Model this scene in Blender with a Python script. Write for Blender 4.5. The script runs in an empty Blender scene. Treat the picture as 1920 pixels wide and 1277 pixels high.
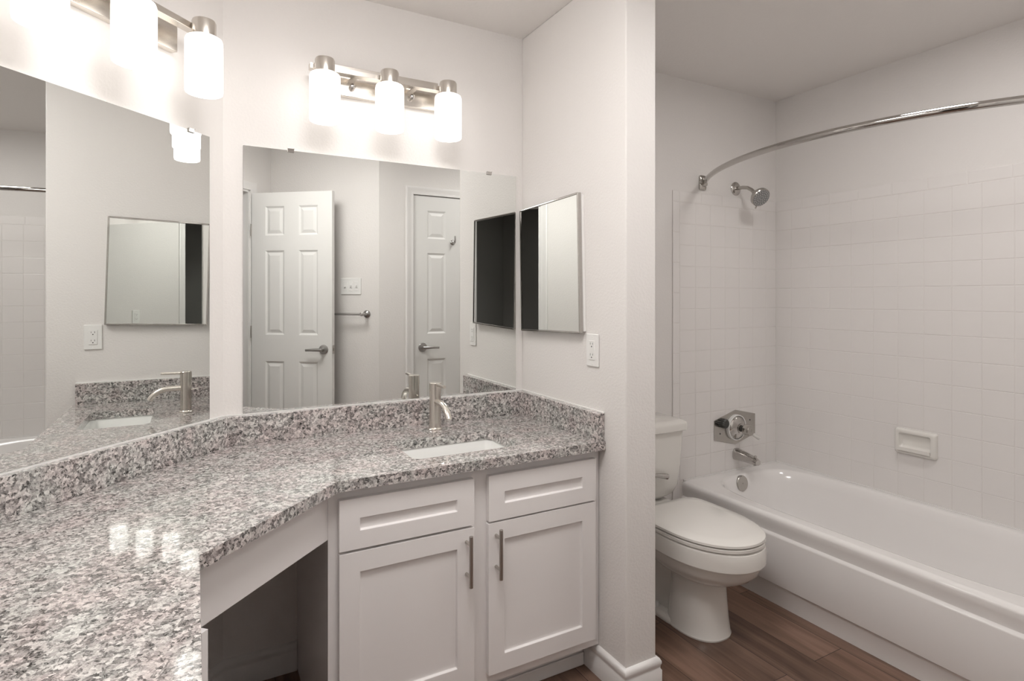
import bpy, bmesh, math, random
from mathutils import Matrix, Vector
random.seed(4)
SC = bpy.context.scene
COL = SC.collection
PI = math.pi
R = math.radians
S2 = math.sqrt(0.5)

# ------------------------------------------------------------------ camera
cam_d = bpy.data.cameras.new('camera')
cam = bpy.data.objects.new('camera', cam_d)
COL.objects.link(cam)
cam.location = (-1.2249, -2.1417, 1.3044)
cam.rotation_euler = (R(90), 0, R(-28.757))
cam_d.sensor_width = 36.0
cam_d.lens = 36.0 * 1083.53 / 1920.0
cam_d.shift_y = -(638.5 - 556.3) / 1920.0
cam_d.clip_start = 0.02
SC.camera = cam

# ------------------------------------------------------------------ world and exposure
w = bpy.data.worlds.new('world')
SC.world = w
w.use_nodes = True
w.node_tree.nodes['Background'].inputs[0].default_value = (0.9, 0.95, 1.0, 1)
w.node_tree.nodes['Background'].inputs[1].default_value = 0.05
SC.view_settings.view_transform = 'Standard'
SC.view_settings.look = 'None'
SC.view_settings.gamma = 1.0
SC.view_settings.use_curve_mapping = False
SC.view_settings.exposure = 0.16
SHADE_GLOW = 1.7           # six frosted lamp shades
FILL_DOME_GLOW = 16.5           # added fill dome above the frame, brightens the vanity side
FILL_PANEL_GLOW = 27.0          # added flat fill over the tub, out of frame

# ------------------------------------------------------------------ materials
def mat(name, color=(0.8, 0.8, 0.8), rough=0.5, metal=0.0, spec=0.5, emit=None, es=0.0, coat=0.0):
    m = bpy.data.materials.new(name)
    m.use_nodes = True
    b = m.node_tree.nodes['Principled BSDF']
    b.inputs['Base Color'].default_value = (*color, 1)
    b.inputs['Roughness'].default_value = rough
    b.inputs['Metallic'].default_value = metal
    b.inputs['Specular IOR Level'].default_value = spec
    b.inputs['Coat Weight'].default_value = coat
    if emit:
        b.inputs['Emission Color'].default_value = (*emit, 1)
        b.inputs['Emission Strength'].default_value = es
    return m

def N(m, t, **kw):
    n = m.node_tree.nodes.new(t)
    for k, v in kw.items():
        if k in n.inputs:
            n.inputs[k].default_value = v
        else:
            setattr(n, k, v)
    return n

def L(m, a, ao, b, bi):
    m.node_tree.links.new(a.outputs[ao], b.inputs[bi])

def bump(m, scale, strength, dist=0.002, detail=3.0):
    b = m.node_tree.nodes['Principled BSDF']
    tc = N(m, 'ShaderNodeTexCoord')
    nz = N(m, 'ShaderNodeTexNoise', Scale=scale, Detail=detail)
    bp = N(m, 'ShaderNodeBump', Strength=strength, Distance=dist)
    L(m, tc, 'Object', nz, 'Vector')
    L(m, nz, 'Fac', bp, 'Height')
    L(m, bp, 'Normal', b, 'Normal')
    return m

def ramp(m, stops, interp='LINEAR'):
    n = N(m, 'ShaderNodeValToRGB')
    cr = n.color_ramp
    cr.interpolation = interp
    while len(cr.elements) < len(stops):
        cr.elements.new(0.5)
    for e, (p, c) in zip(cr.elements, stops):
        e.position = p
        e.color = (*c, 1)
    return n

M = {}
M['paint'] = bump(mat('wall_paint', (0.80, 0.772, 0.750), 0.55, spec=0.3), 120, 0.35, 0.003)
M['ceil'] = bump(mat('ceiling_paint', (0.86, 0.83, 0.805), 0.8, spec=0.2), 90, 0.3, 0.003)
M['trim'] = mat('trim_paint', (0.82, 0.80, 0.785), 0.35)
M['cab'] = mat('cabinet_paint', (0.86, 0.83, 0.82), 0.38)
M['door'] = mat('door_paint', (0.80, 0.79, 0.77), 0.4)
M['nickel'] = mat('brushed_nickel', (0.72, 0.68, 0.63), 0.27, 1.0)
M['lever'] = mat('satin_nickel', (0.45, 0.44, 0.43), 0.28, 1.0)
M['steel'] = mat('handle_steel', (0.50, 0.47, 0.44), 0.3, 1.0)
M['chrome'] = mat('chrome', (0.52, 0.50, 0.48), 0.07, 1.0)
M['dullchrome'] = mat('worn_chrome', (0.50, 0.48, 0.45), 0.22, 1.0)
M['mirror'] = mat('mirror_glass', (0.83, 0.845, 0.83), 0.0, 1.0)
M['mirror_edge'] = mat('mirror_edge', (0.35, 0.38, 0.37), 0.15, 0.6)
M['porcelain'] = mat('porcelain', (0.80, 0.775, 0.735), 0.08, spec=0.5, coat=0.3)
M['sink'] = mat('sink_porcelain', (0.88, 0.88, 0.86), 0.08, coat=0.3)
M['tub'] = mat('tub_enamel', (0.89, 0.865, 0.85), 0.12, coat=0.3)
M['tile'] = mat('glazed_tile', (0.82, 0.79, 0.77), 0.12, spec=0.5)
M['grout'] = mat('grout', (0.76, 0.725, 0.70), 0.6)
M['plastic'] = mat('white_plastic', (0.86, 0.85, 0.83), 0.3)
M['black'] = mat('black_slot', (0.01, 0.01, 0.01), 0.5)
M['darkmetal'] = mat('dark_metal', (0.08, 0.08, 0.075), 0.35, 0.6)
M['caulk'] = mat('caulk', (0.85, 0.84, 0.82), 0.5)
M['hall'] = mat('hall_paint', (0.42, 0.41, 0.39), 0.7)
M['clear'] = mat('clear_acrylic', (0.75, 0.73, 0.70), 0.1)
M['gray'] = mat('nozzle_gray', (0.22, 0.22, 0.22), 0.5)
M['shade'] = mat('frosted_shade', (0.9, 0.9, 0.88), 0.3, emit=(1.0, 0.965, 0.93), es=SHADE_GLOW)
M['dome'] = mat('fill_dome', (0.9, 0.9, 0.88), 0.3, emit=(1.0, 0.975, 0.955), es=FILL_DOME_GLOW)
M['dim'] = mat('hall_fill_panel', (0.9, 0.9, 0.88), 0.3, emit=(1.0, 0.98, 0.96), es=9.0)  # weak glow of the fill light added in the hall
M['panel'] = mat('fill_panel', (0.9, 0.9, 0.88), 0.3, emit=(1.0, 0.975, 0.955), es=FILL_PANEL_GLOW)

def granite():
    m = mat('granite', (0.5, 0.5, 0.5), 0.06, spec=0.6, coat=0.5)
    b = m.node_tree.nodes['Principled BSDF']
    geo = N(m, 'ShaderNodeNewGeometry')
    dist = N(m, 'ShaderNodeTexNoise', Scale=110.0, Detail=3.0)
    L(m, geo, 'Position', dist, 'Vector')
    sub = N(m, 'ShaderNodeVectorMath', operation='SUBTRACT')
    sub.inputs[1].default_value = (0.5, 0.5, 0.5)
    L(m, dist, 'Color', sub, 0)
    scl = N(m, 'ShaderNodeVectorMath', operation='SCALE')
    scl.inputs['Scale'].default_value = 0.017
    L(m, sub, 'Vector', scl, 0)
    add = N(m, 'ShaderNodeVectorMath', operation='ADD')
    L(m, geo, 'Position', add, 0)
    L(m, scl, 'Vector', add, 1)
    v1 = N(m, 'ShaderNodeTexVoronoi', Scale=150.0)
    L(m, add, 'Vector', v1, 'Vector')
    sep = N(m, 'ShaderNodeSeparateColor')
    L(m, v1, 'Color', sep, 'Color')
    r1 = ramp(m, [(0.0, (0.006, 0.006, 0.006)), (0.17, (0.035, 0.032, 0.031)), (0.23, (0.14, 0.128, 0.124)),
                  (0.38, (0.35, 0.325, 0.316)), (0.58, (0.53, 0.495, 0.482)), (0.80, (0.77, 0.74, 0.72))], 'CONSTANT')
    L(m, sep, 'Red', r1, 'Fac')
    # second, finer layer of grains
    v2 = N(m, 'ShaderNodeTexVoronoi', Scale=330.0)
    L(m, add, 'Vector', v2, 'Vector')
    sep2 = N(m, 'ShaderNodeSeparateColor')
    L(m, v2, 'Color', sep2, 'Color')
    r2 = ramp(m, [(0.0, (0.012, 0.012, 0.012)), (0.15, (0.25, 0.235, 0.23)), (0.33, (0.54, 0.51, 0.50)), (0.72, (0.79, 0.77, 0.75))], 'CONSTANT')
    L(m, sep2, 'Green', r2, 'Fac')
    mx = N(m, 'ShaderNodeMix', data_type='RGBA')
    mx.inputs[0].default_value = 0.35
    L(m, r1, 'Color', mx, 6)
    L(m, r2, 'Color', mx, 7)
    # broad pinkish and greenish clouds
    cl = N(m, 'ShaderNodeTexNoise', Scale=14.0, Detail=2.0)
    L(m, geo, 'Position', cl, 'Vector')
    rc = ramp(m, [(0.35, (1.0, 0.93, 0.925)), (0.5, (1.0, 0.985, 0.975)), (0.65, (0.97, 1.0, 0.98))])
    L(m, cl, 'Fac', rc, 'Fac')
    mul = N(m, 'ShaderNodeMix', data_type='RGBA', blend_type='MULTIPLY')
    mul.inputs[0].default_value = 1.0
    L(m, mx, 2, mul, 6)
    L(m, rc, 'Color', mul, 7)
    L(m, mul, 2, b, 'Base Color')
    return m
M['granite'] = granite()

def wood():
    m = mat('plank_floor', (0.12, 0.07, 0.05), 0.38, spec=0.4)
    b = m.node_tree.nodes['Principled BSDF']
    geo = N(m, 'ShaderNodeNewGeometry')
    mp = N(m, 'ShaderNodeMapping')
    mp.inputs['Rotation'].default_value = (0, 0, R(90))
    mp.inputs['Location'].default_value = (0.37, 0.055, 0)
    L(m, geo, 'Position', mp, 'Vector')
    br = N(m, 'ShaderNodeTexBrick', Scale=1.0)
    br.offset = 0.37
    br.inputs['Brick Width'].default_value = 1.22
    br.inputs['Row Height'].default_value = 0.155
    br.inputs['Mortar Size'].default_value = 0.0012
    br.inputs['Color1'].default_value = (0.0, 0.0, 0.0, 1)
    br.inputs['Color2'].default_value = (1.0, 1.0, 1.0, 1)
    br.inputs['Mortar'].default_value = (0.5, 0.5, 0.5, 1)
    L(m, mp, 'Vector', br, 'Vector')
    # grain runs along the plank; each plank offsets it
    off = N(m, 'ShaderNodeVectorMath', operation='SCALE')
    off.inputs['Scale'].default_value = 7.3
    L(m, br, 'Color', off, 0)
    ad = N(m, 'ShaderNodeVectorMath', operation='ADD')
    L(m, geo, 'Position', ad, 0)
    L(m, off, 'Vector', ad, 1)
    mg = N(m, 'ShaderNodeMapping')
    mg.inputs['Scale'].default_value = (26.0, 2.0, 1.0)
    L(m, ad, 'Vector', mg, 'Vector')
    g1 = N(m, 'ShaderNodeTexNoise', Scale=1.0, Detail=6.0, Distortion=1.2)
    L(m, mg, 'Vector', g1, 'Vector')
    mg2 = N(m, 'ShaderNodeMapping')
    mg2.inputs['Scale'].default_value = (6.0, 0.9, 1.0)
    L(m, ad, 'Vector', mg2, 'Vector')
    g2 = N(m, 'ShaderNodeTexNoise', Scale=1.0, Detail=2.0)
    L(m, mg2, 'Vector', g2, 'Vector')
    mm = N(m, 'ShaderNodeMath', operation='ADD')
    L(m, g1, 'Fac', mm, 0)
    L(m, g2, 'Fac', mm, 1)
    hm = N(m, 'ShaderNodeMath', operation='MULTIPLY')
    hm.inputs[1].default_value = 0.5
    L(m, mm, 'Value', hm, 0)
    rp = ramp(m, [(0.30, (0.075, 0.038, 0.026)), (0.45, (0.16, 0.094, 0.066)), (0.58, (0.24, 0.147, 0.107)), (0.72, (0.33, 0.21, 0.16))])
    L(m, hm, 'Value', rp, 'Fac')
    sp = N(m, 'ShaderNodeSeparateColor')
    L(m, br, 'Color', sp, 'Color')
    mr = N(m, 'ShaderNodeMapRange')
    mr.inputs['To Min'].default_value = 0.78
    mr.inputs['To Max'].default_value = 1.15
    L(m, sp, 'Red', mr, 'Value')
    mul = N(m, 'ShaderNodeVectorMath', operation='SCALE')
    L(m, rp, 'Color', mul, 0)
    L(m, mr, 'Result', mul, 'Scale')
    mx = N(m, 'ShaderNodeMix', data_type='RGBA')
    L(m, br, 'Fac', mx, 0)
    L(m, mul, 'Vector', mx, 6)
    mx.inputs[7].default_value = (0.02, 0.012, 0.009, 1)
    L(m, mx, 2, b, 'Base Color')
    return m
M['wood'] = wood()

# ------------------------------------------------------------------ mesh helpers
FRAME = {}          # object name -> (loc, rotz) of the thing's frame

class MB:
    def __init__(s, local=False):
        s.v, s.f, s.local, s.T = [], [], local, None

    def add(s, vs, fs):
        o = len(s.v)
        if s.T is not None:
            vs = [tuple(s.T @ Vector(p)) for p in vs]
        s.v += [tuple(p) for p in vs]
        s.f += [tuple(i + o for i in f) for f in fs]
        return s

    def box(s, x0, x1, y0, y1, z0, z1):
        return s.prism([(x0, y0), (x1, y0), (x1, y1), (x0, y1)], z0, z1)

    def prism(s, poly, z0, z1):
        n = len(poly)
        vs = [(x, y, z0) for x, y in poly] + [(x, y, z1) for x, y in poly]
        fs = [tuple(range(n))[::-1], tuple(range(n, 2 * n))]
        fs += [(i, (i + 1) % n, n + (i + 1) % n, n + i) for i in range(n)]
        return s.add(vs, fs)

    def loft(s, rings, cap0=True, cap1=True, closed=True):
        n = len(rings[0])
        vs = [p for r in rings for p in r]
        fs = []
        for k in range(len(rings) - 1):
            for i in range(n if closed else n - 1):
                j = (i + 1) % n
                fs.append((k * n + i, k * n + j, (k + 1) * n + j, (k + 1) * n + i))
        if cap0:
            fs.append(tuple(range(n))[::-1])
        if cap1:
            o = (len(rings) - 1) * n
            fs.append(tuple(range(o, o + n)))
        return s.add(vs, fs)

    def lathe(s, prof, org=(0, 0, 0), axis=(0, 0, 1), n=32, cap0=True, cap1=True):
        q = Vector((0, 0, 1)).rotation_difference(Vector(axis).normalized())
        o = Vector(org)
        rings = []
        for r, h in prof:
            r = max(r, 1e-5)
            rings.append([tuple(o + q @ Vector((r * math.cos(2 * PI * i / n), r * math.sin(2 * PI * i / n), h))) for i in range(n)])
        return s.loft(rings, cap0, cap1)

    def tube(s, pts, r, n=16, cap=True):
        pts = [Vector(p) for p in pts]
        rs = r if isinstance(r, (list, tuple)) else [r] * len(pts)
        rings = []
        up = None
        for i, p in enumerate(pts):
            a = pts[max(i - 1, 0)]
            b = pts[min(i + 1, len(pts) - 1)]
            t = (b - a).normalized()
            if up is None:
                up = t.orthogonal().normalized()
            up = (up - t * up.dot(t)).normalized()
            w_ = t.cross(up)
            rings.append([tuple(p + (up * math.cos(2 * PI * k / n) + w_ * math.sin(2 * PI * k / n)) * rs[i]) for k in range(n)])
        return s.loft(rings, cap, cap)

    def panel(s, x0, x1, z0, z1, yf, yb, panels, rings, back=None):
        """A slab in the XZ plane, front at yf facing -y, with sunk or raised panels on the front (and back)."""
        def face(y, sgn):
            xs = sorted({x0, x1} | {p[0] for p in panels} | {p[1] for p in panels})
            zs = sorted({z0, z1} | {p[2] for p in panels} | {p[3] for p in panels})
            for i in range(len(xs) - 1):
                for k in range(len(zs) - 1):
                    cx_, cz_ = (xs[i] + xs[i + 1]) / 2, (zs[k] + zs[k + 1]) / 2
                    if any(p[0] < cx_ < p[1] and p[2] < cz_ < p[3] for p in panels):
                        continue
                    s.add([(xs[i], y, zs[k]), (xs[i + 1], y, zs[k]), (xs[i + 1], y, zs[k + 1]), (xs[i], y, zs[k + 1])], [(0, 1, 2, 3)])
            for a, b, c, d in panels:
                rr = []
                for ins, dep in [(0, 0)] + rings:
                    yy = y + sgn * dep
                    rr.append([(a + ins, yy, c + ins), (b - ins, yy, c + ins), (b - ins, yy, d - ins), (a + ins, yy, d - ins)])
                s.loft(rr, cap0=False, cap1=True)
        face(yf, 1)
        if back:
            face(yb, -1)
        else:
            s.add([(x0, yb, z0), (x1, yb, z0), (x1, yb, z1), (x0, yb, z1)], [(0, 1, 2, 3)])
        a, b = yf, yb
        s.add([(x0, a, z0), (x1, a, z0), (x1, a, z1), (x0, a, z1), (x0, b, z0), (x1, b, z0), (x1, b, z1), (x0, b, z1)],
              [(0, 1, 5, 4), (1, 2, 6, 5), (2, 3, 7, 6), (3, 0, 4, 7)])
        return s

    def build(s, name, material, parent=None, loc=(0, 0, 0), rotz=0.0, bevel=0.0, seg=2, angle=35, subsurf=0, smooth=True):
        if parent is not None:
            loc, rotz = FRAME[parent.name]
        F = Matrix.Translation(loc) @ Matrix.Rotation(rotz, 4, 'Z')
        vs = [Vector(p) for p in s.v]
        if not s.local:
            Fi = F.inverted()
            vs = [Fi @ p for p in vs]
        me = bpy.data.meshes.new(name)
        me.from_pydata([tuple(p) for p in vs], [], s.f)
        bm = bmesh.new()
        bm.from_mesh(me)
        bmesh.ops.remove_doubles(bm, verts=bm.verts, dist=1e-6)
        bmesh.ops.recalc_face_normals(bm, faces=bm.faces)
        bm.to_mesh(me)
        bm.free()
        if smooth:
            me.shade_smooth()
            me.set_sharp_from_angle(angle=R(angle))
        me.materials.append(material)
        o = bpy.data.objects.new(name, me)
        COL.objects.link(o)
        if parent is not None:
            o.parent = parent
        else:
            o.location = loc
            o.rotation_euler = (0, 0, rotz)
        FRAME[o.name] = (loc, rotz)
        if bevel:
            md = o.modifiers.new('bevel', 'BEVEL')
            md.width = bevel
            md.segments = seg
            md.limit_method = 'ANGLE'
            md.angle_limit = R(40)
            md.harden_normals = smooth
        if subsurf:
            md = o.modifiers.new('subsurf', 'SUBSURF')
            md.levels = md.render_levels = subsurf
        return o

def tag(o, label, cat, group=None):
    o['label'] = label
    o['category'] = cat
    if group:
        o['group'] = group
    return o

def thing(name, label, cat, loc=(0, 0, 0), rotz=0.0, group=None):
    o = bpy.data.objects.new(name, None)
    o.empty_display_size = 0.05
    COL.objects.link(o)
    o.location = loc
    o.rotation_euler = (0, 0, rotz)
    FRAME[o.name] = (loc, rotz)
    return tag(o, label, cat, group)

def struct(o, label=None):
    o['kind'] = 'structure'
    if label:
        o['label'] = label
    return o

def copy_tree(o, loc, rotz, label):
    def rec(a, parent):
        c = a.copy()
        COL.objects.link(c)
        if parent is not None:
            c.parent = parent
            c.matrix_parent_inverse = a.matrix_parent_inverse.copy()
        for ch in list(a.children):
            rec(ch, c)
        return c
    r = rec(o, None)
    r.location = loc
    r.rotation_euler = (0, 0, rotz)
    r['label'] = label
    return r

# ------------------------------------------------------------------ plan of the room
H = 2.404                 # ceiling
XAB = -1.143              # corner of back wall and angled wall
XR = 1.646                # right wall of the tub
YT = -1.545               # foot wall of the tub
YF = -1.88                # wall with the closet door
KD = -3.245               # doorway wall: x + y = KD
KT = 1.79                 # towel wall: x - y = KT
HC = 0.8131               # counter top
DP = 0.6775               # partition length
TP = 0.1286               # partition thickness
def dw(c, k=KD):          # point on (or parallel to) the doorway wall with x - y = c
    return ((k + c) / 2, (k - c) / 2)
nB = (S2, -S2)
def pB(s_, d):            # along the angled wall from the corner, d out into the room
    return (XAB - S2 * s_ + S2 * d, -S2 * s_ - S2 * d)
V2 = dw(XAB)
V4 = dw(KT)
V5 = (KT + YF, YF)
O1, O2 = 0.61, 1.48       # doorway opening, as x - y
TW = 0.11
OUT = KD - TW * math.sqrt(2)

# ------------------------------------------------------------------ setting
fl = MB().prism([(XR + .15, .15), (-1.3, .15), (-2.6, -1.1), (-3.6, -3.2), (-2.2, -4.6), (-0.6, -3.1), (-.1, -2.2), (XR + .15, -2.2)], -0.05, 0.0)
struct(fl.build('floor', M['wood']))
cl = MB().prism([(XR + .15, .15), (-1.3, .15), (-2.6, -1.1), (-3.6, -3.2), (-2.2, -4.6), (-0.6, -3.1), (-.1, -2.2), (XR + .15, -2.2)], H, H + 0.05)
struct(cl.build('ceiling', M['ceil']))

wb = MB().prism([(XAB, 0), (XR, 0), (XR + TW, TW), (XAB - .045, TW)], 0, H)
wall_back = struct(wb.build('wall_back', M['paint']))
a = pB(0, 0); b = V2; c_ = (V2[0] - TW * 1.414, V2[1]); d_ = (XAB - .045, TW)
wl = MB().prism([a, b, c_, d_], 0, H)
wall_left = struct(wl.build('wall_left', M['paint']))
wr = MB().prism([(XR, 0), (XR, YT), (XR + TW, YT), (XR + TW, TW)], 0, H)
wall_right = struct(wr.build('wall_right', M['paint']))
wp = MB().box(0, TP, -DP, 0, 0, H)
wall_part = struct(wp.build('wall_partition', M['paint'], bevel=0.006))
wf = MB().prism([(0.90, YT), (XR + TW, YT), (XR + TW, YF - TW), (0.90, YF - TW)], 0, H)
wall_foot = struct(wf.build('wall_front_tub', M['paint']))
CX0, CX1 = 0.16, 0.78     # closet opening
wc = MB()
wc.prism([V5, (CX0, YF), (CX0, YF - TW), (V5[0] + .045, YF - TW)], 0, H)
wc.box(CX1, 0.90, YF - TW, YF, 0, H)
wc.box(CX0, CX1, YF - TW, YF, 2.046, H)
wc.box(CX0, CX1, YF - TW, YF - TW + .01, 0, 2.046)
wall_front = struct(wc.build('wall_front', M['paint']))
wt = MB().prism([V5, V4, (V4[0] + .01, V4[1] - TW * 1.414), (V5[0] + .045, YF - TW)], 0, H)
wall_towel = struct(wt.build('wall_front_angled', M['paint']))
wd = MB()
wd.prism([dw(XAB), dw(O1), dw(O1, OUT), dw(XAB, OUT)], 0, H)
wd.prism([dw(O2), dw(KT), dw(KT, OUT), dw(O2, OUT)], 0, H)
wd.prism([dw(O1), dw(O2), dw(O2, OUT), dw(O1, OUT)], 2.06, H)
wall_door = struct(wd.build('wall_doorway', M['paint']))
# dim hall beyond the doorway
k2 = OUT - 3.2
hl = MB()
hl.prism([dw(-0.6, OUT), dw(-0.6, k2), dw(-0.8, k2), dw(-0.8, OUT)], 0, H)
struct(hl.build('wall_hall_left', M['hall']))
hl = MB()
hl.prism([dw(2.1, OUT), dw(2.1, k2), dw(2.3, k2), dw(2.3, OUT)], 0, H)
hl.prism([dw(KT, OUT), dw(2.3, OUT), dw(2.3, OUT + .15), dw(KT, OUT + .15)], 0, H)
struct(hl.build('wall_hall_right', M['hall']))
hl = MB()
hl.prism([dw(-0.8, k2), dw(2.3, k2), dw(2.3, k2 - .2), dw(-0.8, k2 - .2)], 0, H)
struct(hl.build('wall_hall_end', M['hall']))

# baseboards: a moulded profile swept along a plan polyline (profile = (out, up))
BP = [(0, 0), (.014, 0), (.014, .058), (.010, .064), (.0105, .072), (.0135, .080), (.013, .088), (.008, .097), (0, .100)]
def base_run(pts, side):
    """pts: plan polyline along the wall face; side=+1 puts the board to the left of travel."""
    m_ = MB()
    n = len(pts)
    rings = []
    for i in range(n):
        p = Vector(pts[i])
        d0 = (Vector(pts[i]) - Vector(pts[i - 1])).normalized() if i else None
        d1 = (Vector(pts[i + 1]) - Vector(pts[i])).normalized() if i < n - 1 else None
        d0 = d0 or d1
        d1 = d1 or d0
        n0 = Vector((-d0.y, d0.x)) * side
        n1 = Vector((-d1.y, d1.x)) * side
        mi = (n0 + n1)
        mi = mi / max(mi.dot(n0), 1e-6)
        rings.append([(p.x + mi.x * o_, p.y + mi.y * o_, u) for o_, u in BP])
    return m_.loft(rings)
def base(name, pts, side):
    return struct(base_run(pts, side).build(name, M['trim'], angle=50))
base('baseboard_partition', [(0, -0.462), (0, -DP), (TP, -DP), (TP, -.016)], -1)
base('baseboard_back', [(TP + .016, 0), (0.858, 0)], -1)
base('baseboard_left', [pB(0.78, 0), pB(0, 0), (-0.912, 0)], -1)
base('baseboard_front', [(CX0 - .062, YF), V5, V4, dw(O2 + .085)], -1)
base('baseboard_tub_wall', [(0.90, YT), (0.90, YF), (CX1 + .062, YF)], -1)

# casings
CP = [(0, 0), (0, .008), (.006, .0105), (.012, .0085), (.020, .0095), (.038, .0125), (.046, .0150), (.054, .0150), (.057, .0130), (.057, 0)]
def casing_profile(x0, x1, top, yf):
    """Mitred casing swept round an opening, on the wall plane y = yf, standing out towards -y."""
    m_ = MB(local=True)
    rr_ = []
    for px, pz, sx, sz in ((x0, 0, -1, 0), (x0, top, -1, 1), (x1, top, 1, 1), (x1, 0, 1, 0)):
        rr_.append([(px + sx * o_, yf - d_, pz + sz * o_) for o_, d_ in CP])
    return m_.loft(rr_)
# closet casing faces +y (into the room): frame turned by 180 degrees
cw = CX1 - CX0
m_ = casing_profile(0, cw, 2.046, 0)
struct(m_.build('trim_1', M['trim'], loc=(CX1, YF, 0), rotz=PI, angle=50))
# doorway casing and jamb lining; local x runs from the hinge side to the far jamb, local -y into the room
ow = (O2 - O1) * S2
m_ = casing_profile(0, ow, 2.06, 0)
m_.box(-.0, .018, 0, TW, 0, 2.06)
m_.box(ow - .018, ow, 0, TW, 0, 2.06)
m_.box(0, ow, 0, TW, 2.045, 2.06)
m_.box(.018, .028, .045, .08, 0, 2.045)
m_.box(ow - .028, ow - .018, .045, .08, 0, 2.045)
struct(m_.build('trim_2', M['trim'], loc=(*dw(O2), 0), rotz=R(135), angle=50))

# ------------------------------------------------------------------ doors
def six_panel(name, wdt, hgt, loc, rotz, handle_x, dirn, both=True):
    x1, x2, x3, x4 = .105, wdt / 2 - .055, wdt / 2 + .055, wdt - .105
    P = []
    for z0, z1 in ((1.721, 1.926), (1.023, 1.615), (.24, .837)):
        P += [(x1, x2, z0, z1), (x3, x4, z0, z1)]
    m_ = MB(local=True)
    m_.panel(0, wdt, 0, hgt, 0, .035, P, [(.012, .007), (.016, .007), (.036, .001)], back=True)
    d = m_.build(name, M['door'], loc=loc, rotz=rotz, smooth=False)
    struct(d)
    def handle(sgn, y0):
        h = MB(local=True)
        h.lathe([(.033, 0), (.033, .006), (.029, .011), (.013, .014), (.012, .045), (.0, .045)], (handle_x, y0, .925), (0, sgn, 0))
        yy = y0 + sgn * .045
        h.tube([(handle_x - dirn * .012, yy, .925), (handle_x + dirn * .03, yy + sgn * .004, .925), (handle_x + dirn * .07, yy + sgn * .003, .924),
                (handle_x + dirn * .112, yy - sgn * .002, .922)], [.0115, .0105, .009, .008])
        o = h.build('lever_handle', M['lever'], parent=d)
        return o
    handle(-1, 0)
    if both:
        handle(1, .035)
    return d

# open entry door: hinge end at local x = 0, face towards the vanity
ANG = 38.5
d1 = six_panel('door_1', .609, 2.022, (-.872, -2.340, .014), R(ANG) + PI * 0, .609 - .062, -1)
# front of the slab must face (-sin, cos): turn the mesh round in its own frame
for o in [d1] + list(d1.children):
    for v in o.data.vertices:
        v.co.y = -v.co.y
    o.data.flip_normals()
d1['label'] = 'white six panel door standing open in front of the towel bar wall'
lt = MB(local=True).box(.6085, .6115, -.029, -.006, .895, .955)
lt.box(.6110, .6180, -.023, -.012, .915, .935)
lt.build('latch_plate', M['steel'], parent=d1)
for z in (.2, 1.0, 1.72):
    hg = MB(local=True).lathe([(.0045, 0), (.0045, .085)], (-.003, .004, z), (0, 0, 1), n=12)
    hg.build('hinge', M['steel'], parent=d1)
# closed closet door
d2 = six_panel('door_2', cw - .006, 2.032, (CX1 - .003, YF - .006, .010), PI, (cw - .006) - .07, -1, both=False)
d2['label'] = 'white six panel closet door, shut, with a hook on it'
hk = MB(local=True)
hx = (cw - .006) / 2
hk.lathe([(.019, 0), (.019, .004), (.015, .009), (.009, .012)], (hx, 0, 1.70), (0, -1, 0))
hk.tube([(hx, -.008, 1.70), (hx, -.03, 1.695), (hx, -.045, 1.70), (hx, -.05, 1.715), (hx, -.046, 1.745)], [.008, .008, .0075, .007, .006], n=12)
hk.build('robe_hook', M['lever'], parent=d2)

# ------------------------------------------------------------------ countertop
ct = thing('countertop', 'speckled grey granite vanity countertop wrapping round the angled corner', 'countertop', (-0.6, -0.3, HC - .03))
outer = [(-.001, -.001), (XAB, -.001), pB(1.44, .001), dw(.19, KD + .03), (-1.217, -1.407), (-1.217, -.894), (-.8907, -.5737), (-.001, -.5737)]
def rrect(x0, x1, y0, y1, r, n=8):
    out = []
    for cx_, cy_, a0 in ((x1 - r, y1 - r, 0), (x0 + r, y1 - r, 90), (x0 + r, y0 + r, 180), (x1 - r, y0 + r, 270)):
        for i in range(n + 1):
            a_ = R(a0 + 90 * i / n)
            out.append((cx_ + r * math.cos(a_), cy_ + r * math.sin(a_)))
    return out
SX0, SX1, SY0, SY1 = -.646, -.276, -.476, -.243
hole = rrect(SX0, SX1, SY0, SY1, .028)
def slab_with_hole(name, outer, hole, z0, z1, material, parent):
    bm = bmesh.new()
    loc, rz = FRAME[parent.name]
    es = []
    for loop in (outer, hole):
        vs = [bm.verts.new((x - loc[0], y - loc[1], z1 - loc[2])) for x, y in loop]
        es += [bm.edges.new((vs[i], vs[(i + 1) % len(vs)])) for i in range(len(vs))]
    bmesh.ops.triangle_fill(bm, edges=es, use_beauty=True, use_dissolve=False)
    top = list(bm.faces)
    r_ = bmesh.ops.extrude_face_region(bm, geom=top)
    bmesh.ops.translate(bm, verts=[g for g in r_['geom'] if isinstance(g, bmesh.types.BMVert)], vec=(0, 0, z0 - z1))
    bmesh.ops.recalc_face_normals(bm, faces=bm.faces)
    me = bpy.data.meshes.new(name)
    bm.to_mesh(me)
    bm.free()
    me.materials.append(material)
    o = bpy.data.objects.new(name, me)
    COL.objects.link(o)
    o.parent = parent
    FRAME[o.name] = (loc, rz)
    return o
slab_with_hole('slab', outer, hole, HC - .03, HC, M['granite'], ct)
ZS = HC + .0943
TS = .030
kx = TS * math.tan(R(22.5))
MB().prism([(XAB, -.001), (-TS, -.001), (-TS, -TS), (XAB + kx, -TS)], HC, ZS).build('backsplash', M['granite'], parent=ct, bevel=.0015)
MB().prism([(XAB, -.001), (XAB + kx, -TS), pB(1.43, TS), pB(1.43, .001)], HC, ZS).build('backsplash', M['granite'], parent=ct, bevel=.0015)
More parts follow.
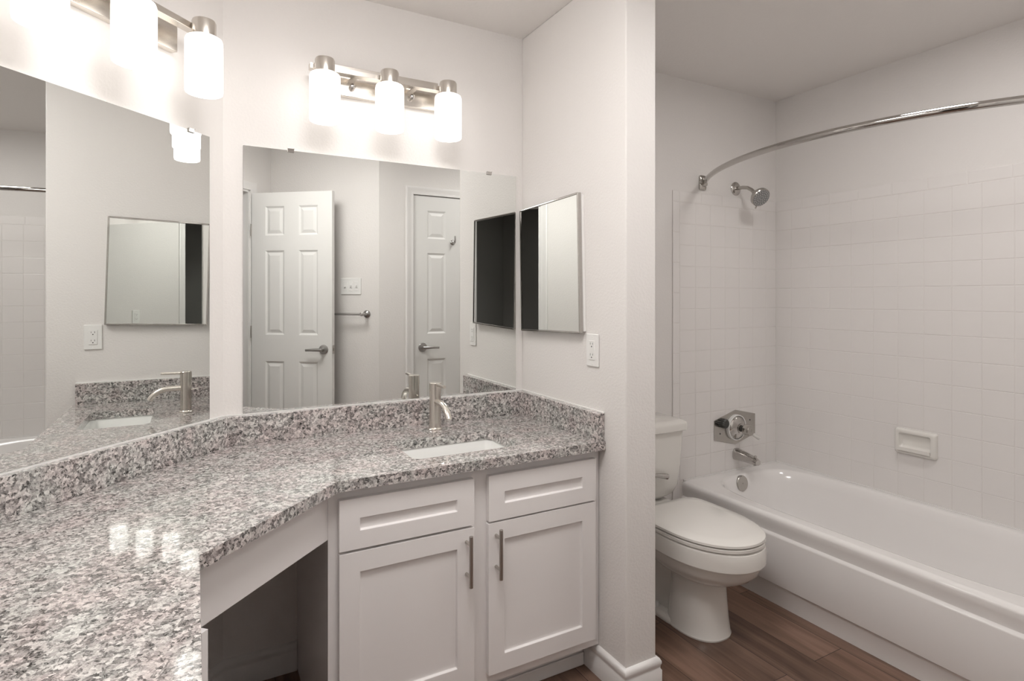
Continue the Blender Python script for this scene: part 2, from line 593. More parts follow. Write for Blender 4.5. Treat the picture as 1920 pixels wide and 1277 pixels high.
MB().prism([(-.001, -.001), (-.001, -.5666), (-TS, -.5666), (-TS, -.001)], HC, ZS).build('backsplash', M['granite'], parent=ct, bevel=.0015)
ck = MB().prism([(XAB, -.0008), (-.0005, -.0008), (-.0005, -.009), (XAB + .004, -.009)], ZS - .0005, ZS + .0035)
ck.prism([(XAB, -.0008), (XAB + .004, -.009), pB(1.43, .009), pB(1.43, .0008)], ZS - .0005, ZS + .0035)
ck.prism([(-.0008, -.009), (-.0008, -.5666), (-.006, -.5666), (-.006, -.009)], ZS - .0005, ZS + .0035)
ck.build('caulk_bead', M['caulk'], parent=ct)

# undermount sink
sk = thing('sink', 'white rectangular undermount sink set into the granite countertop', 'sink', ((SX0 + SX1) / 2, (SY0 + SY1) / 2, HC - .19))
rings = []
def sring(ins, z, r):
    return [(x, y, z) for x, y in rrect(SX0 + ins, SX1 - ins, SY0 + ins, SY1 - ins, r, 6)]
zt = HC - .0305
rings = [sring(-.02, zt - .012, .03), sring(-.02, zt, .03), sring(-.004, zt, .028), sring(-.002, zt - .006, .03), sring(.006, zt - .06, .035), sring(.014, zt - .10, .04),
         sring(.03, zt - .122, .045), sring(.06, zt - .131, .045), sring(.10, zt - .134, .012)]
MB().loft(rings, cap0=False).build('basin', M['sink'], parent=sk, angle=60)
MB().lathe([(.021, 0), (.021, .003), (.012, .004), (.010, .002)], ((SX0 + SX1) / 2, (SY0 + SY1) / 2, zt - .134), (0, 0, 1)).build('drain', M['chrome'], parent=sk)

# ------------------------------------------------------------------ faucet
FX, FY = -.443, -.124
fc = thing('faucet', 'brushed nickel single lever faucet standing behind the sink', 'faucet', (FX, FY, HC + .0005))
MB().lathe([(.027, 0), (.027, .003), (.0225, .006), (.0215, .008)], (FX, FY, HC)).build('base_ring', M['nickel'], parent=fc)
MB().lathe([(.0215, .006), (.0215, .132)], (FX, FY, HC)).build('body', M['nickel'], parent=fc)
hd = MB().lathe([(.0205, .132), (.0205, .134), (.0225, .1345), (.0225, .171), (.021, .173)], (FX, FY, HC))
cap = hd.build('handle', M['nickel'], parent=fc)
MB().tube([(FX, FY - .015, HC + .166), (FX, FY - .092, HC + .168)], .0058, n=14).build('lever_pin', M['nickel'], parent=cap)
sp = []
for i in range(15):
    t = i / 14
    if t < .4:
        sp.append((FX, FY - .015 - t / .4 * .045, HC + .103))
    else:
        q = (t - .4) / .6 * R(62)
        sp.append((FX, FY - .060 - math.sin(q) * .082, HC + .103 - (1 - math.cos(q)) * .082))
MB().tube(sp, .0115, n=20).build('spout', M['nickel'], parent=fc)
MB().tube([(FX, FY + .016, HC + .094), (FX, FY + .040, HC + .096), (FX, FY + .046, HC + .094)], .0025, n=8).build('lift_rod', M['nickel'], parent=fc)

# ------------------------------------------------------------------ vanity cabinet
vc = thing('vanity_cabinet', 'white shaker vanity cabinet with two drawers and two doors under the sink', 'cabinet', (-.455, -.27, 0))
FYF = -.535
ZB = HC - .031
bd = MB()
bd.box(-.910, -.892, FYF + .019, -.001, .0, ZB)           # left side panel
bd.box(-.892, -.002, FYF + .019, FYF + .032, .105, .60)   # back of the doors
bd.box(-.892, -.002, -.43, -.001, .105, .120)             # bottom
bd.build('carcass', M['cab'], parent=vc)
ff = MB()
ff.box(-.910, -.868, FYF, FYF + .019, .105, ZB)
ff.box(-.498, -.420, FYF, FYF + .019, .105, ZB)
ff.box(-.045, -.002, FYF, FYF + .019, .105, ZB)
for z0, z1 in ((.105, .155), (.595, .630), (.735, ZB)):
    ff.box(-.868, -.498, FYF, FYF + .019, z0, z1)
    ff.box(-.420, -.045, FYF, FYF + .019, z0, z1)
ff.build('face_frame', M['cab'], parent=vc)
tk = MB().box(-.91, -.0155, -.462, -.448, 0, .105)
tk.build('toe_kick', M['cab'], parent=vc)
MB().box(-.91, -.0155, -.470, -.4622, 0, .045).build('shoe_moulding', M['trim'], parent=vc, bevel=.004)
YD = FYF - .0205
RG = [(.0015, .009)]
def front(name, x0, x1, z0, z1, px, pz0, pz1):
    return MB().panel(x0, x1, z0, z1, YD, FYF - .0005, [(x0 + px, x1 - px, z0 + pz0, z1 - pz1)], RG).build(name, M['cab'], parent=vc, bevel=.0018)
front('drawer', -.884, -.484, .615, .754, .056, .050, .056)
front('drawer', -.435, -.028, .613, .754, .056, .050, .056)
dA = front('cabinet_door', -.884, -.484, .141, .607, .056, .055, .056)
dB_ = front('cabinet_door', -.436, -.029, .141, .607, .056, .055, .056)
def bar_handle(x, par):
    h = MB().tube([(x, -.590, .445), (x, -.590, .597)], .0060, n=16)
    for z in (.473, .569):
        h.tube([(x, -.590, z), (x, YD + .001, z)], .0048, n=12)
    h.build('bar_handle', M['steel'], parent=par, bevel=.0008)
bar_handle(-.5105, dA)
bar_handle(-.4105, dB_)

# apron under the angled run of counter
AC = -.375 * S2          # n.p of the apron face
def onB(x):               # point on the apron face plane with given x
    return (x, x + .375)
ap = MB()
p0, p1 = onB(-.9105), onB(-1.233)
off = (-S2 * .018, S2 * .018)
ap.prism([p0, p1, (p1[0] + off[0], p1[1] + off[1]), (p0[0] + off[0] , p0[1] + off[1])], .648, ZB)
tag(ap.build('apron_panel', M['cab'], loc=(p1[0], p1[1], .648)), 'white apron board under the angled counter above the open knee space', 'panel')

# base cabinet under the near end of the counter
bc = thing('base_cabinet', 'white base cabinet under the near left end of the countertop', 'cabinet', (-1.5, -1.2, 0))
e0 = (-1.240, -.900); e1 = (-1.240, -1.375)
q0 = pB(1.40, .06)
g = MB()
g.prism([(-1.258, -.892), e0, (-1.24, -1.36), dw(.12, KD + .06), dw(-.9, KD + .06), pB(.86, .012), ], .105, ZB)
g.build('carcass', M['cab'], parent=bc)
# kneehole end panel: runs from the apron back to the angled wall
k0 = (-1.2135, -.862)
g = MB()
t_ = (S2 * .016, S2 * .016)
dpt = (k0[0] - k0[1] - XAB) * S2 - .016
g.prism([k0, (k0[0] + t_[0], k0[1] + t_[1]), (k0[0] + t_[0] - S2 * dpt, k0[1] + t_[1] + S2 * dpt), (k0[0] - S2 * dpt, k0[1] + S2 * dpt)], 0, .647)
g.build('end_panel', M['cab'], parent=bc)
g = MB().prism([(-1.30, -.93), (-1.30, -1.33), dw(.06, KD + .12), dw(-.5, KD + .12)], 0, .105)
g.build('toe_kick', M['cab'], parent=bc)
for y0, y1 in ((-1.355, -1.135), (-1.128, -.915)):
    for nm, z0, z1, a_, b_ in (('drawer', .615, .754, .050, .056), ('cabinet_door', .141, .607, .055, .056)):
        g = MB()
        g.T = Matrix.Translation((-1.24, 0, 0)) @ Matrix.Rotation(R(90), 4, 'Z')
        g.panel(y0, y1, z0, z1, -.0155, -.0005, [(y0 + .056, y1 - .056, z0 + a_, z1 - b_)], RG)
        g.build(nm, M['cab'], parent=bc, bevel=.0018)

# ------------------------------------------------------------------ mirrors
def wall_mirror(label, loc, rotz, x0, x1, z0, z1, clips):
    t = thing('wall_mirror', label, 'mirror', loc, rotz, 'frameless wall mirrors')
    MB(local=True).box(x0, x1, -.006, -.0012, z0, z1).build('mirror_glass', M['mirror'], parent=t, smooth=False)
    for x in clips:
        c = MB(local=True)
        c.box(x - .011, x + .011, -.0105, -.0012, z1 + .0005, z1 + .006)
        c.box(x - .011, x + .011, -.0105, -.0062, z1 - .007, z1 + .006)
        c.build('mirror_clip', M['chrome'], parent=t, bevel=.0015)
    return t
ZM0, ZM1 = .9115, 1.8135
wall_mirror('frameless wall mirror behind the sink, reflecting two white doors', (XAB, 0, 0), 0, -1.083 - XAB, -.035 - XAB, ZM0, ZM1, (-.932 - XAB, -.161 - XAB))
wall_mirror('frameless wall mirror on the angled wall, reflecting tub and faucet', (XAB, 0, 0), R(45), -1.40, -.063, ZM0, ZM1 + .004, (-.137, -1.15))

# ------------------------------------------------------------------ vanity lights
def vanity_light(label, loc, rotz):
    t = thing('vanity_light', label, 'wall light', loc, rotz, 'three-shade vanity lights')
    MB(local=True).box(-.222, .222, -.026, -.0005, -.056, .053).build('canopy', M['nickel'], parent=t, bevel=.002)
    MB(local=True).box(-.268, .268, -.092, -.060, -.001, .018).build('bar', M['nickel'], parent=t, bevel=.0015)
    for x in (-.112, .112):
        MB(local=True).box(x - .012, x + .012, -.062, -.025, .001, .016).build('bracket', M['nickel'], parent=t)
        MB(local=True).lathe([(.0045, 0), (.0045, .006), (.009, .010), (.0105, .016), (.007, .022), (0, .024)], (x, -.026, -.022), (0, -1, 0), n=16).build('thumb_screw', M['chrome'], parent=t)
    for x in (-.2245, 0, .2245):
        s_ = MB(local=True)
        s_.lathe([(.031, -.022), (.0325, -.020), (.0325, .020), (.030, .026), (.02, .029), (0, .030)], (x, -.12, .0), (0, 0, 1)).build('socket_cup', M['nickel'], parent=t)
        MB(local=True).lathe([(.030, -.0225), (.040, -.023), (.0475, -.0275), (.0502, -.036), (.0505, -.05), (.0505, -.178), (.049, -.185), (.0462, -.1866), (.046, -.183), (.046, -.06)],
                             (x, -.12, .0), (0, 0, 1), n=48, cap0=False, cap1=True).build('lamp_shade', M['shade'], parent=t)
    return t
LA = vanity_light('three-shade brushed nickel vanity light above the mirror behind the sink', (-.614, 0, 2.084), 0)
s0 = pB(.427, 0)
LB = copy_tree(LA, (s0[0], s0[1], 2.084), R(45), 'three-shade brushed nickel vanity light on the angled wall, cut off by the frame')

# unseen fill lights added at the ceiling to brighten room and hall
def fill_light(label, x, y, prof, glow, k=1.0):
    t = thing('fill_light', label, 'added fill light', (x, y, H), 0)
    MB(local=True).lathe([(.170 * k, -.0005), (.195 * k, -.0005), (.193 * k, -.006), (.172 * k, -.012), (.170 * k, -.012)], (0, 0, 0), n=48, cap0=False, cap1=False).build('trim_ring', M['trim'], parent=t)
    MB(local=True).lathe(prof, (0, 0, 0), n=48).build('diffuser', glow, parent=t)
    return t
fill_light('added round dome fill light, out of frame, in front of the vanity', -.84, -1.26,
              [(.322, -.002), (.320, -.03), (.300, -.060), (.230, -.082), (.12, -.093), (0, -.096)], M['dome'], 1.9)
hp_ = dw(.2, OUT - 1.9)
fill_light('added round fill light in the dim hall beyond the doorway', hp_[0], hp_[1], [(.1695, -.002), (.1695, -.007), (0, -.0075)], M['dim'])
fill_light('added round flat fill light, out of frame, over the bathtub and toilet', .74, -1.20, [(.1695, -.002), (.1695, -.007), (0, -.0075)], M['panel'])

# ------------------------------------------------------------------ medicine cabinet
mc = thing('medicine_cabinet', 'small mirrored medicine cabinet on the partition wall above the outlet', 'cabinet', (0, -.24, 1.42), 0)
g = MB()
g.T = Matrix.Translation((0, -.24, 1.42)) @ Matrix.Rotation(R(-1.6), 4, 'X')
g.box(-.0105, -.0005, -.208 - .006, .205, -.246, .246)
g.build('cabinet_body', M['plastic'], parent=mc, bevel=.001)
g = MB()
g.T = Matrix.Translation((0, -.24, 1.42)) @ Matrix.Rotation(R(-1.6), 4, 'X')
g.box(-.0235, -.0115, -.207, .207, -.248, .248)
md = g.build('mirror_door', M['mirror'], parent=mc, smooth=False)
g = MB()
g.T = Matrix.Translation((0, -.24, 1.42)) @ Matrix.Rotation(R(-1.6), 4, 'X')
for a_, b_, c_, d_ in ((-.212, -.2045, -.252, .252), (.2045, .212, -.252, .252)):
    g.box(-.026, -.0108, a_, b_, c_, d_)
for c_, d_ in ((-.252, -.2455), (.2455, .252)):
    g.box(-.026, -.0108, -.2045, .2045, c_, d_)
g.build('door_frame', M['chrome'], parent=mc, bevel=.002)
g = MB().tube([(-.014, -.116, 1.172), (-.014, -.117, 1.158)], .003, n=8)
g.build('finger_pull', M['clear'], parent=md)

# ------------------------------------------------------------------ outlets and switches
def outlet(label, loc, rotz):
    t = thing('outlet', label, 'outlet', loc, rotz, 'white duplex outlets')
    MB(local=True).box(-.035, .035, -.006, -.0004, -.057, .057).build('cover_plate', M['plastic'], parent=t, bevel=.003)
    rc = MB(local=True).box(-.0168, .0168, -.0082, -.005, -.0335, .0335).build('receptacle', M['plastic'], parent=t, bevel=.0008)
    for z in (-.019, .019):
        MB(local=True).box(-.0075, -.0058, -.0085, -.0080, z, z + .008).build('slot', M['black'], parent=rc, smooth=False)
        MB(local=True).box(.0058, .0075, -.0085, -.0080, z + .0005, z + .0075).build('slot', M['black'], parent=rc, smooth=False)
        MB(local=True).lathe([(.0025, 0), (.0025, .0004)], (0, -.0082, z - .006), (0, -1, 0), n=12).build('slot', M['black'], parent=rc)
    for z in (-.048, .048):
        MB(local=True).lathe([(.003, 0), (.0025, .001)], (0, -.006, z), (0, -1, 0), n=12).build('screw', M['plastic'], parent=t)
    return t
OL = outlet('white outlet on the partition wall below the medicine cabinet', (0, -.503, 1.117), R(-90))
op = dw(-.10)
copy_tree(OL, (op[0], op[1], 1.130), R(135), 'white outlet on the doorway wall seen only in the mirrors')
# towel wall frame: local -y points into the room, local x runs away from the closet
TX = R(225)
def tw(t, z=0):            # point on the towel wall at distance t from the closet wall corner
    return (V5[0] - S2 * t, V5[1] - S2 * t, z)
sw = thing('switch_plate', 'white three gang switch plate on the wall beside the open door', 'light switch', tw(.222, 1.378), TX)
MB(local=True).box(-.082, .082, -.006, -.0004, -.0585, .0585).build('cover_plate', M['plastic'], parent=sw, bevel=.003)
for i, x in enumerate((-.046, 0, .046)):
    MB(local=True).box(x - .0165, x + .0165, -.0072, -.005, -.0335, .0335).build('switch_insert', M['plastic'], parent=sw, bevel=.0008)
    up = 1 if i < 2 else -1
    MB(local=True).prism([(x - .0048, -.0065), (x + .0048, -.0065), (x + .0042, -.018), (x - .0042, -.018)], .001 * up - .004, .001 * up + .005 + .004 * up).build('toggle', M['plastic'], parent=sw, bevel=.001)
tb = thing('towel_bar', 'satin metal towel bar on the wall behind the open door', 'towel bar', tw(.095, 1.182), TX)
for x in (0, .457):
    MB(local=True).lathe([(.027, 0.0004), (.027, .006), (.022, .012), (.012, .018), (.009, .030), (.009, .060), (.0125, .064), (.0125, .078), (.008, .082)], (x, 0, 0), (0, -1, 0)).build('post', M['lever'], parent=tb)
MB(local=True).tube([(.010, -.071, 0), (.447, -.071, 0)], .0075).build('rail', M['lever'], parent=tb)

# ------------------------------------------------------------------ tiles of the tub surround
PZ = .1075
ZR0 = .7046
ZT = ZR0 + 10 * PZ         # top of the square tiles
ZTB = ZT + .056            # top of the bullnose
def tile(m_, u0, u1, v0, v1, f, g_=.0010, th=.0065, r=.0016):
    """One pillowed tile; f maps (u, v, out) to a point."""
    rr = []
    for ins, o_ in ((g_, th - .0014), (g_ + r * .35, th - .0004), (g_ + r, th)):
        rr.append([f(u0 + ins, v0 + ins, o_), f(u1 - ins, v0 + ins, o_), f(u1 - ins, v1 - ins, o_), f(u0 + ins, v1 - ins, o_)])
    m_.loft(rr, cap0=False)
def tile_field(name, u_lines, vlo, f, parent, bull_u, edge=None):
    m_ = MB()
    zs = [ZR0 + k * PZ for k in range(-8, 11)]
    zs = [z for z in zs if z > vlo + .02]
    zs = [vlo] + zs
    for i in range(len(u_lines) - 1):
        for k in range(len(zs) - 1):
            tile(m_, u_lines[i], u_lines[i + 1], zs[k], zs[k + 1], f)
    for i in range(len(bull_u) - 1):
        tile(m_, bull_u[i], bull_u[i + 1], ZT, ZTB, f, r=.004)
    if edge:
        e0_, e1_, lo = edge
        z = ZT
        k = 0
        while z > lo + .01:
            tile(m_, e0_, e1_, max(z - .152, lo), z, f, r=.004)
            z -= .152
    o = m_.build(name, M['tile'], parent=parent, smooth=False)
    gm = MB()
    ua, ub = min(u_lines[0], edge[0] if edge else 9), u_lines[-1]
    lo = edge[2] if edge else vlo
    P = [f(ua + .0006, lo, .0005), f(ub, lo, .0005), f(ub, ZTB - .001, .0005), f(ua + .0006, ZTB - .001, .0005)]
    Q = [f(ua + .0006, lo, .0054), f(ub, lo, .0054), f(ub, ZTB - .001, .0054), f(ua + .0006, ZTB - .001, .0054)]
    gm.loft([P, Q])
    gm.build('grout', M['grout'], parent=parent, smooth=False)
    return o
RIM = .378
ul = [.906 + i * .1085 for i in range(7)] + [XR - .0045]
bl = [.860, .906] + [.906 + .152 * i for i in range(1, 5)] + [XR - .0045]
tile_field('tile_surround', ul, RIM + .004, lambda u, v, o_: (u, -o_, v), wall_back, bl, edge=(.860, .906, .0))
yl = [-.0045] + [-(.650 - .1092 * 5) - .1092 * i for i in range(0, 14)]
yl = [y for y in yl if y > YT + .02] + [YT + .0045]
tl = [-y for y in yl]
bl = [.0045] + [.022 + .1523 * i + .143 for i in range(0, 9)] + [-YT - .0045]
tile_field('tile_surround', tl, RIM + .004, lambda u, v, o_: (XR - o_, -u, v), wall_right, bl)
tile_field('tile_surround', ul, RIM + .004, lambda u, v, o_: (u, YT + o_, v), wall_foot, [.906] + [.906 + .152 * i for i in range(1, 5)] + [XR - .0045])

# ------------------------------------------------------------------ bathtub
bt = thing('bathtub', 'white alcove bathtub with a stepped apron along the tiled wall', 'bathtub', (1.29, -.77, 0))
TX0, TX1, TY0, TY1 = .922, XR - .001, YT + .001, -.001
apf = [(.960, RIM - .03), (.960, RIM - .006), (.946, RIM), (.934, RIM - .003), (.926, RIM - .010), (.923, RIM - .020), (.925, RIM - .040), (.929, .312), (.9285, .304), (.920, .297), (.918, .290), (.9225, .100), (.9240, .090), (.932, .085), (.936, .080), (.936, 0), (.958, 0), (.958, .1)]
MB().loft([[(x, TY1, z) for x, z in apf], [(x, TY0, z) for x, z in apf]]).build('apron', M['tub'], parent=bt, angle=45)
# shell: deck and basin
nn = 96
def sup(x0, x1, y0, y1, e, z):
    out = []
    cx_, cy_, a_, b_ = (x0 + x1) / 2, (y0 + y1) / 2, (x1 - x0) / 2, (y1 - y0) / 2
    for i in range(nn):
        t = 2 * PI * (i + .5) / nn
        c, s_ = math.cos(t), math.sin(t)
        out.append((cx_ + a_ * math.copysign(abs(c) ** (2 / e), c), cy_ + b_ * math.copysign(abs(s_) ** (2 / e), s_), z))
    return out
BX0, BX1, BY0, BY1 = .998, XR - .045, YT + .085, -.075
rg = [sup(.9445, TX1, TY0, TY1, 60, RIM), sup(BX0 - .012, BX1 + .012, BY0 - .012, BY1 + .012, 4.6, RIM), sup(BX0 - .004, BX1 + .004, BY0 - .004, BY1 + .004, 4.4, RIM - .002),
      sup(BX0 + .004, BX1 - .004, BY0 + .006, BY1 - .005, 4.2, RIM - .012), sup(BX0 + .016, BX1 - .014, BY0 + .03, BY1 - .013, 4.0, RIM - .05),
      sup(BX0 + .034, BX1 - .030, BY0 + .10, BY1 - .028, 3.8, RIM - .14), sup(BX0 + .052, BX1 - .050, BY0 + .19, BY1 - .045, 3.6, .11), sup(BX0 + .085, BX1 - .085, BY0 + .26, BY1 - .085, 3.4, .072),
      sup(BX0 + .15, BX1 - .15, BY0 + .36, BY1 - .16, 3.2, .062)]
MB().loft(rg, cap0=False).build('basin', M['tub'], parent=bt, angle=60)
ckb = MB().box(.93, XR - .0067, -.0115, -.0067, RIM + .0005, RIM + .0065)
ckb.box(XR - .0115, XR - .0067, YT + .007, -.0115, RIM + .0005, RIM + .0065)
ckb.build('caulk_bead', M['tub'], parent=bt)
ov = MB().lathe([(.040, -.006), (.040, .006), (.037, .009), (.010, .0105), (.0, .0105)], (1.262, BY1 - .011, .336), (0, -1, .14), n=32)
ov.lathe([(.004, .010), (.003, .013), (0, .013)], (1.262, BY1 - .011, .336), (0, -1, .14), n=12)
ov.build('overflow_plate', M['dullchrome'], parent=bt)
MB().lathe([(.030, 0), (.030, .003), (.02, .004)], (1.30, -.30, .063)).build('drain', M['dullchrome'], parent=bt)

# ------------------------------------------------------------------ tub fittings
YTL = -.0065
vx, vz = 1.305, .608
sv = thing('shower_valve', 'chrome hexagonal shower valve plate with lever knob above the tub spout', 'faucet', (vx, YTL, vz))
hexp = [(1.146, .657), (1.146, .554), (1.307, .516), (1.463, .557), (1.463, .665), (1.307, .700)]
MB().loft([[(x, YTL - .0003, z) for x, z in hexp], [(x, YTL - .0035, z) for x, z in hexp]]).build('escutcheon', M['dullchrome'], parent=sv, bevel=.0015)
MB().lathe([(.068, .0035), (.068, .018), (.066, .020), (.0625, .020), (.0625, .0036)], (vx, YTL, vz), (0, -1, 0), n=40, cap0=False, cap1=False).build('white_ring', M['plastic'], parent=sv)
dm = MB().lathe([(.062, .004), (.062, .014), (.055, .022), (.043, .030), (.030, .036), (.026, .038), (.026, .046), (.022, .048)], (vx, YTL, vz), (0, -1, 0), n=40)
dm.build('valve_dome', M['chrome'], parent=sv)
MB().lathe([(.017, .047), (.017, .056), (.013, .058), (.013, .068)], (vx, YTL, vz), (0, -1, 0), n=24).build('stem', M['darkmetal'], parent=sv)
kb = MB().lathe([(.018, .066), (.027, .068), (.0275, .072), (.0275, .100), (.025, .104), (.006, .105), (.005, .103), (0, .103)], (vx, YTL, vz), (0, -1, 0), n=28)
kn = kb.build('knob', M['dullchrome'], parent=sv)
MB().tube([(vx + .012, YTL - .092, vz - .012), (vx + .035, YTL - .098, vz - .030), (vx + .062, YTL - .103, vz - .045)], [.009, .0085, .010], n=14).build('lever', M['clear'], parent=kn)
vk = MB()
n_ = 36
prof = []
for h, r_ in ((.0035, .024), (.010, .025), (.034, .025), (.040, .020)):
    prof.append([(1.198 + (r_ - (.002 if i % 2 else 0)) * math.cos(2 * PI * i / n_), YTL - h, .642 + (r_ - (.002 if i % 2 else 0)) * math.sin(2 * PI * i / n_)) for i in range(n_)])
vk.loft(prof)
vk.build('volume_knob', M['darkmetal'], parent=sv)
for x, z in ((1.19, .585), (1.42, .635)):
    MB().lathe([(.005, .0034), (.004, .005)], (x, YTL, z), (0, -1, 0), n=12).build('screw', M['darkmetal'], parent=sv)

ts_ = thing('tub_spout', 'chrome tub spout between the shower valve and the tub overflow', 'faucet', (1.316, YTL, .465))
rr = []
for y, zc, rw, rh in ((0, .463, .030, .031), (.010, .463, .030, .031), (.022, .462, .027, .029), (.06, .460, .025, .026), (.10, .456, .023, .021), (.128, .450, .022, .016), (.138, .448, .018, .013)):
    rr.append([(1.316 + rw * math.copysign(abs(math.cos(2 * PI * i / 32)) ** .75, math.cos(2 * PI * i / 32)), YTL - .0003 - y, zc + rh * math.copysign(abs(math.sin(2 * PI * i / 32)) ** .75, math.sin(2 * PI * i / 32))) for i in range(32)])
MB().loft(rr).build('spout_body', M['chrome'], parent=ts_, angle=60)
MB().lathe([(.012, 0), (.014, .012)], (1.316, YTL - .122, .443), (0, -.35, -1), n=16).build('nozzle', M['chrome'], parent=ts_)
MB().lathe([(.004, 0), (.004, .010), (.007, .011), (.007, .017), (0, .018)], (1.316, YTL - .118, .464), (0, -.3, 1), n=12).build('diverter_knob', M['chrome'], parent=ts_)

sh = thing('wall_shower', 'round chrome shower head on a bent arm below the curved rod', 'shower head', (1.318, 0, 1.883))
MB().lathe([(.036, .0004), (.036, .004), (.030, .009), (.014, .013)], (1.318, 0, 1.883), (0, -1, 0)).build('flange', M['chrome'], parent=sh)
arm = [(1.318, -.004, 1.883), (1.319, -.045, 1.883), (1.321, -.075, 1.877), (1.324, -.098, 1.862), (1.327, -.118, 1.840)]
MB().tube(arm, .0095, n=16).build('shower_arm', M['dullchrome'], parent=sh)
hv = Vector((-.18, -.80, -.58)).normalized()
hp = Vector((1.327, -.113, 1.846))
hb = MB().lathe([(.011, -.004), (.014, 0), (.0145, .018), (.018, .022), (.024, .028), (.044, .038), (.049, .046), (.049, .060), (.046, .064)], hp, hv)
hb.build('head_body', M['dullchrome'], parent=sh)
MB().lathe([(.0455, .0635), (.044, .0655), (0, .0655)], hp, hv, cap0=False).build('spray_face', M['gray'], parent=sh)
q = Vector((0, 0, 1)).rotation_difference(hv)
nz = MB()
for rad, cnt in ((.010, 6), (.021, 12), (.032, 16), (.040, 22)):
    for i in range(cnt):
        a_ = 2 * PI * i / cnt
        p = hp + q @ Vector((rad * math.cos(a_), rad * math.sin(a_), .0653))
        nz.lathe([(.0022, 0), (.0016, .0016)], p, hv, n=6)
nz.build('nozzles', M['clear'], parent=sh, smooth=False)
pdir = q @ Vector((0, 0, 1))
dn = Vector((0, 0, -1)) - pdir * pdir.z * -1
dn = (Vector((0, 0, -1)) - pdir * Vector((0, 0, -1)).dot(pdir)).normalized()
p0_ = hp + hv * .054 + dn * .046
MB().tube([p0_, p0_ + dn * .016, p0_ + dn * .018], [.004, .0035, .005], n=10).build('spray_lever', M['dullchrome'], parent=sh)

rod = thing('shower_curtain_rod', 'curved chrome shower curtain rod spanning the tub alcove', 'curtain rod', (1.068, 0, 1.890))
yc = YT / 2
sag, hc_ = .292, abs(YT) / 2 - .028
Rr = (hc_ ** 2 + sag ** 2) / (2 * sag)
pts = []
for i in range(49):
    y = -.028 + (YT + .056) * i / 48
    x = 1.062 - sag + Rr - math.sqrt(Rr * Rr - (y - yc) ** 2)
    pts.append((x, y, 1.893))
MB().tube(pts, .0127, n=24).build('rail', M['chrome'], parent=rod, angle=60)
for yy, sg in ((-.0004, -1), (YT + .0004, 1)):
    f_ = MB()
    rr = []
    for ins, o_ in ((0, 0), (0, .006), (.004, .011), (.010, .013), (.012, .026)):
        rr.append([(x, yy + sg * o_, z) for x, z in rrect(1.068 - .024 + ins, 1.068 + .024 - ins, 1.890 - .038 + ins * 1.7, 1.890 + .038 - ins * 1.7, .010 - ins * .3, 4)])
    f_.loft(rr)
    f_.lathe([(.0165, .010), (.0165, .036)], (1.062, yy, 1.893), (-.36, sg, 0), n=20)
    f_.build('wall_flange', M['dullchrome'], parent=rod, angle=40)

sd = thing('soap_dish', 'white ceramic soap dish on the tiled wall above the tub', 'soap dish', (XR - .006, -.729, .642))
g = MB()
g.T = Matrix.Translation((XR - .0066, -.729, .642)) @ Matrix.Rotation(R(-90), 4, 'Z')
def dish(hw, hh, r_, y, dz=0):
    return [(x, y, z + dz) for x, z in rrect(-hw, hw, -hh, hh, r_, 5)]
g.loft([dish(.087, .058, .010, 0), dish(.086, .057, .012, -.012), dish(.081, .052, .012, -.019), dish(.074, .046, .012, -.021), dish(.066, .036, .010, -.019, .003), dish(.063, .030, .010, -.008, .004), dish(.058, .024, .010, -.003, .006)])
g.loft([[(-.066, -.012, -.030), (.066, -.012, -.030), (.066, -.012, -.040), (-.066, -.012, -.040)],
        [(-.068, -.034, -.024), (.068, -.034, -.024), (.068, -.034, -.040), (-.068, -.034, -.040)]])
g.build('dish', M['porcelain'], parent=sd, angle=50, bevel=.002)

# ------------------------------------------------------------------ toilet
XT_ = .534
tl_ = thing('toilet', 'white two-piece toilet between the partition wall and the bathtub', 'toilet', (XT_, -.4, 0))
def egg(z, yc_, front_, back_, hw, e=2.15, n=64, eb=2.8):
    out = []
    for i in range(n):
        t = 2 * PI * i / n
        c, s_ = math.cos(t), math.sin(t)
        x = XT_ + hw * math.copysign(abs(c) ** (2 / (e if s_ < 0 else eb)), c)
        L_ = front_ if s_ < 0 else back_
        y = yc_ + L_ * math.copysign(abs(s_) ** (2 / (e if s_ < 0 else eb)), s_)
        out.append((x, y, z))
    return out
# pedestal with the front column and the bowl in one surface
rg = [egg(0, -.47, .138, .10, .104, 2.3), egg(.006, -.47, .139, .10, .105, 2.3), egg(.012, -.47, .136, .10, .102, 2.3), egg(.06, -.47, .130, .10, .097, 2.3), egg(.13, -.475, .118, .10, .091, 2.3),
      egg(.190, -.478, .111, .10, .088, 2.3), egg(.212, -.48, .112, .11, .089, 2.2), egg(.222, -.485, .140, .15, .110, 2.15), egg(.236, -.49, .178, .20, .133, 2.1), egg(.256, -.49, .212, .23, .152, 2.1), egg(.282, -.49, .237, .24, .167), egg(.312, -.49, .248, .24, .176),
      egg(.3150, -.49, .257, .24, .184), egg(.322, -.49, .261, .24, .188), egg(.366, -.49, .262, .24, .188), egg(.381, -.49, .258, .238, .186), egg(.387, -.49, .248, .23, .178)]
MB().loft(rg).build('bowl', M['porcelain'], parent=tl_, angle=26)
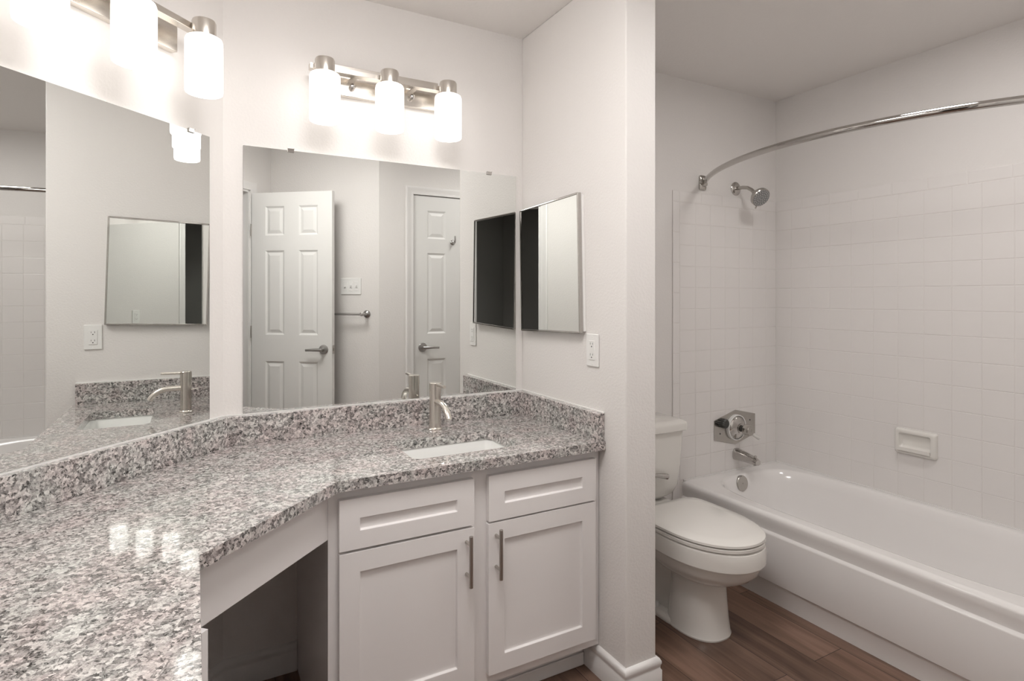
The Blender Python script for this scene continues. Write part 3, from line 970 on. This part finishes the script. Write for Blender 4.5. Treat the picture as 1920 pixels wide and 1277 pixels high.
# trapway body and foot behind the front column
rr = []
for z, hw, y0, y1 in ((.0, .060, -.42, -.05), (.10, .058, -.42, -.06), (.17, .068, -.42, -.08), (.24, .085, -.42, -.06), (.30, .115, -.36, -.04), (.372, .13, -.31, -.03), (.386, .125, -.31, -.035)):
    rr.append([(x, y, z) for x, y in rrect(XT_ - hw, XT_ + hw, y0, y1, .03, 5)])
MB().loft(rr).build('trapway', M['porcelain'], parent=tl_, angle=40)
rr = []
for z, i_ in ((0, 0), (.012, -.001), (.022, .006), (.026, .016)):
    rr.append([(x, y, z) for x, y in rrect(XT_ - .104 + i_, XT_ + .104 - i_, -.46, -.09 - i_, .05, 5)])
MB().loft(rr).build('foot', M['porcelain'], parent=tl_, angle=40)
for sx in (-1, 1):
    MB().lathe([(.014, 0), (.014, .010), (.010, .017), (0, .019)], (XT_ + sx * .082, -.33, .024), (0, 0, 1), n=16).build('bolt_cap', M['plastic'], parent=tl_)
rg = [egg(.389, -.49, .253, .205, .183, eb=6), egg(.391, -.49, .258, .21, .187, eb=6), egg(.401, -.49, .258, .21, .187, eb=6), egg(.403, -.49, .254, .205, .183, eb=6)]
MB().loft(rg).build('seat', M['porcelain'], parent=tl_, angle=40)
rg = [egg(.4065, -.49, .254, .217, .183, eb=6), egg(.409, -.49, .258, .220, .187, eb=6), egg(.417, -.49, .257, .219, .186, eb=6), egg(.4225, -.49, .248, .212, .178, eb=6), egg(.425, -.49, .20, .18, .14, eb=6), egg(.426, -.49, .08, .08, .06, eb=6)]
MB().loft(rg).build('lid', M['porcelain'], parent=tl_, angle=40)
for sx in (-1, 1):
    MB().box(XT_ + sx * .07 - .02, XT_ + sx * .07 + .02, -.285, -.262, .386, .413).build('hinge', M['porcelain'], parent=tl_, bevel=.006)
rr = []
for z, hw, y0, y1, r_ in ((.392, .10, -.165, -.04, .05), (.396, .13, -.180, -.03, .05), (.415, .162, -.197, -.022, .04), (.45, .180, -.205, -.02, .035), (.55, .190, -.210, -.018, .03), (.698, .200, -.214, -.015, .028)):
    rr.append([(x, y, z) for x, y in rrect(XT_ - hw, XT_ + hw, y0, y1, r_, 6)])
MB().loft(rr).build('tank', M['porcelain'], parent=tl_, angle=40)
rr = []
for z, i_ in ((.699, .004), (.703, 0), (.728, 0), (.738, .004), (.744, .014), (.746, .03)):
    rr.append([(x, y, z) for x, y in rrect(XT_ - .215 + i_, XT_ + .215 - i_, -.230 + i_, -.010 + i_ * .3, .03, 6)])
MB().loft(rr).build('tank_lid', M['porcelain'], parent=tl_, angle=40)
lv = MB().lathe([(.012, 0), (.012, .006), (.008, .012)], (XT_ - .02, -.211, .522), (0, -1, 0), n=16)
lv.tube([(XT_ - .03, -.224, .523), (XT_ + .02, -.229, .520), (XT_ + .06, -.230, .512), (XT_ + .074, -.229, .508), (XT_ + .079, -.229, .507)], [.008, .009, .0125, .013, .007], n=12)
lv.build('flush_lever', M['chrome'], parent=tl_)
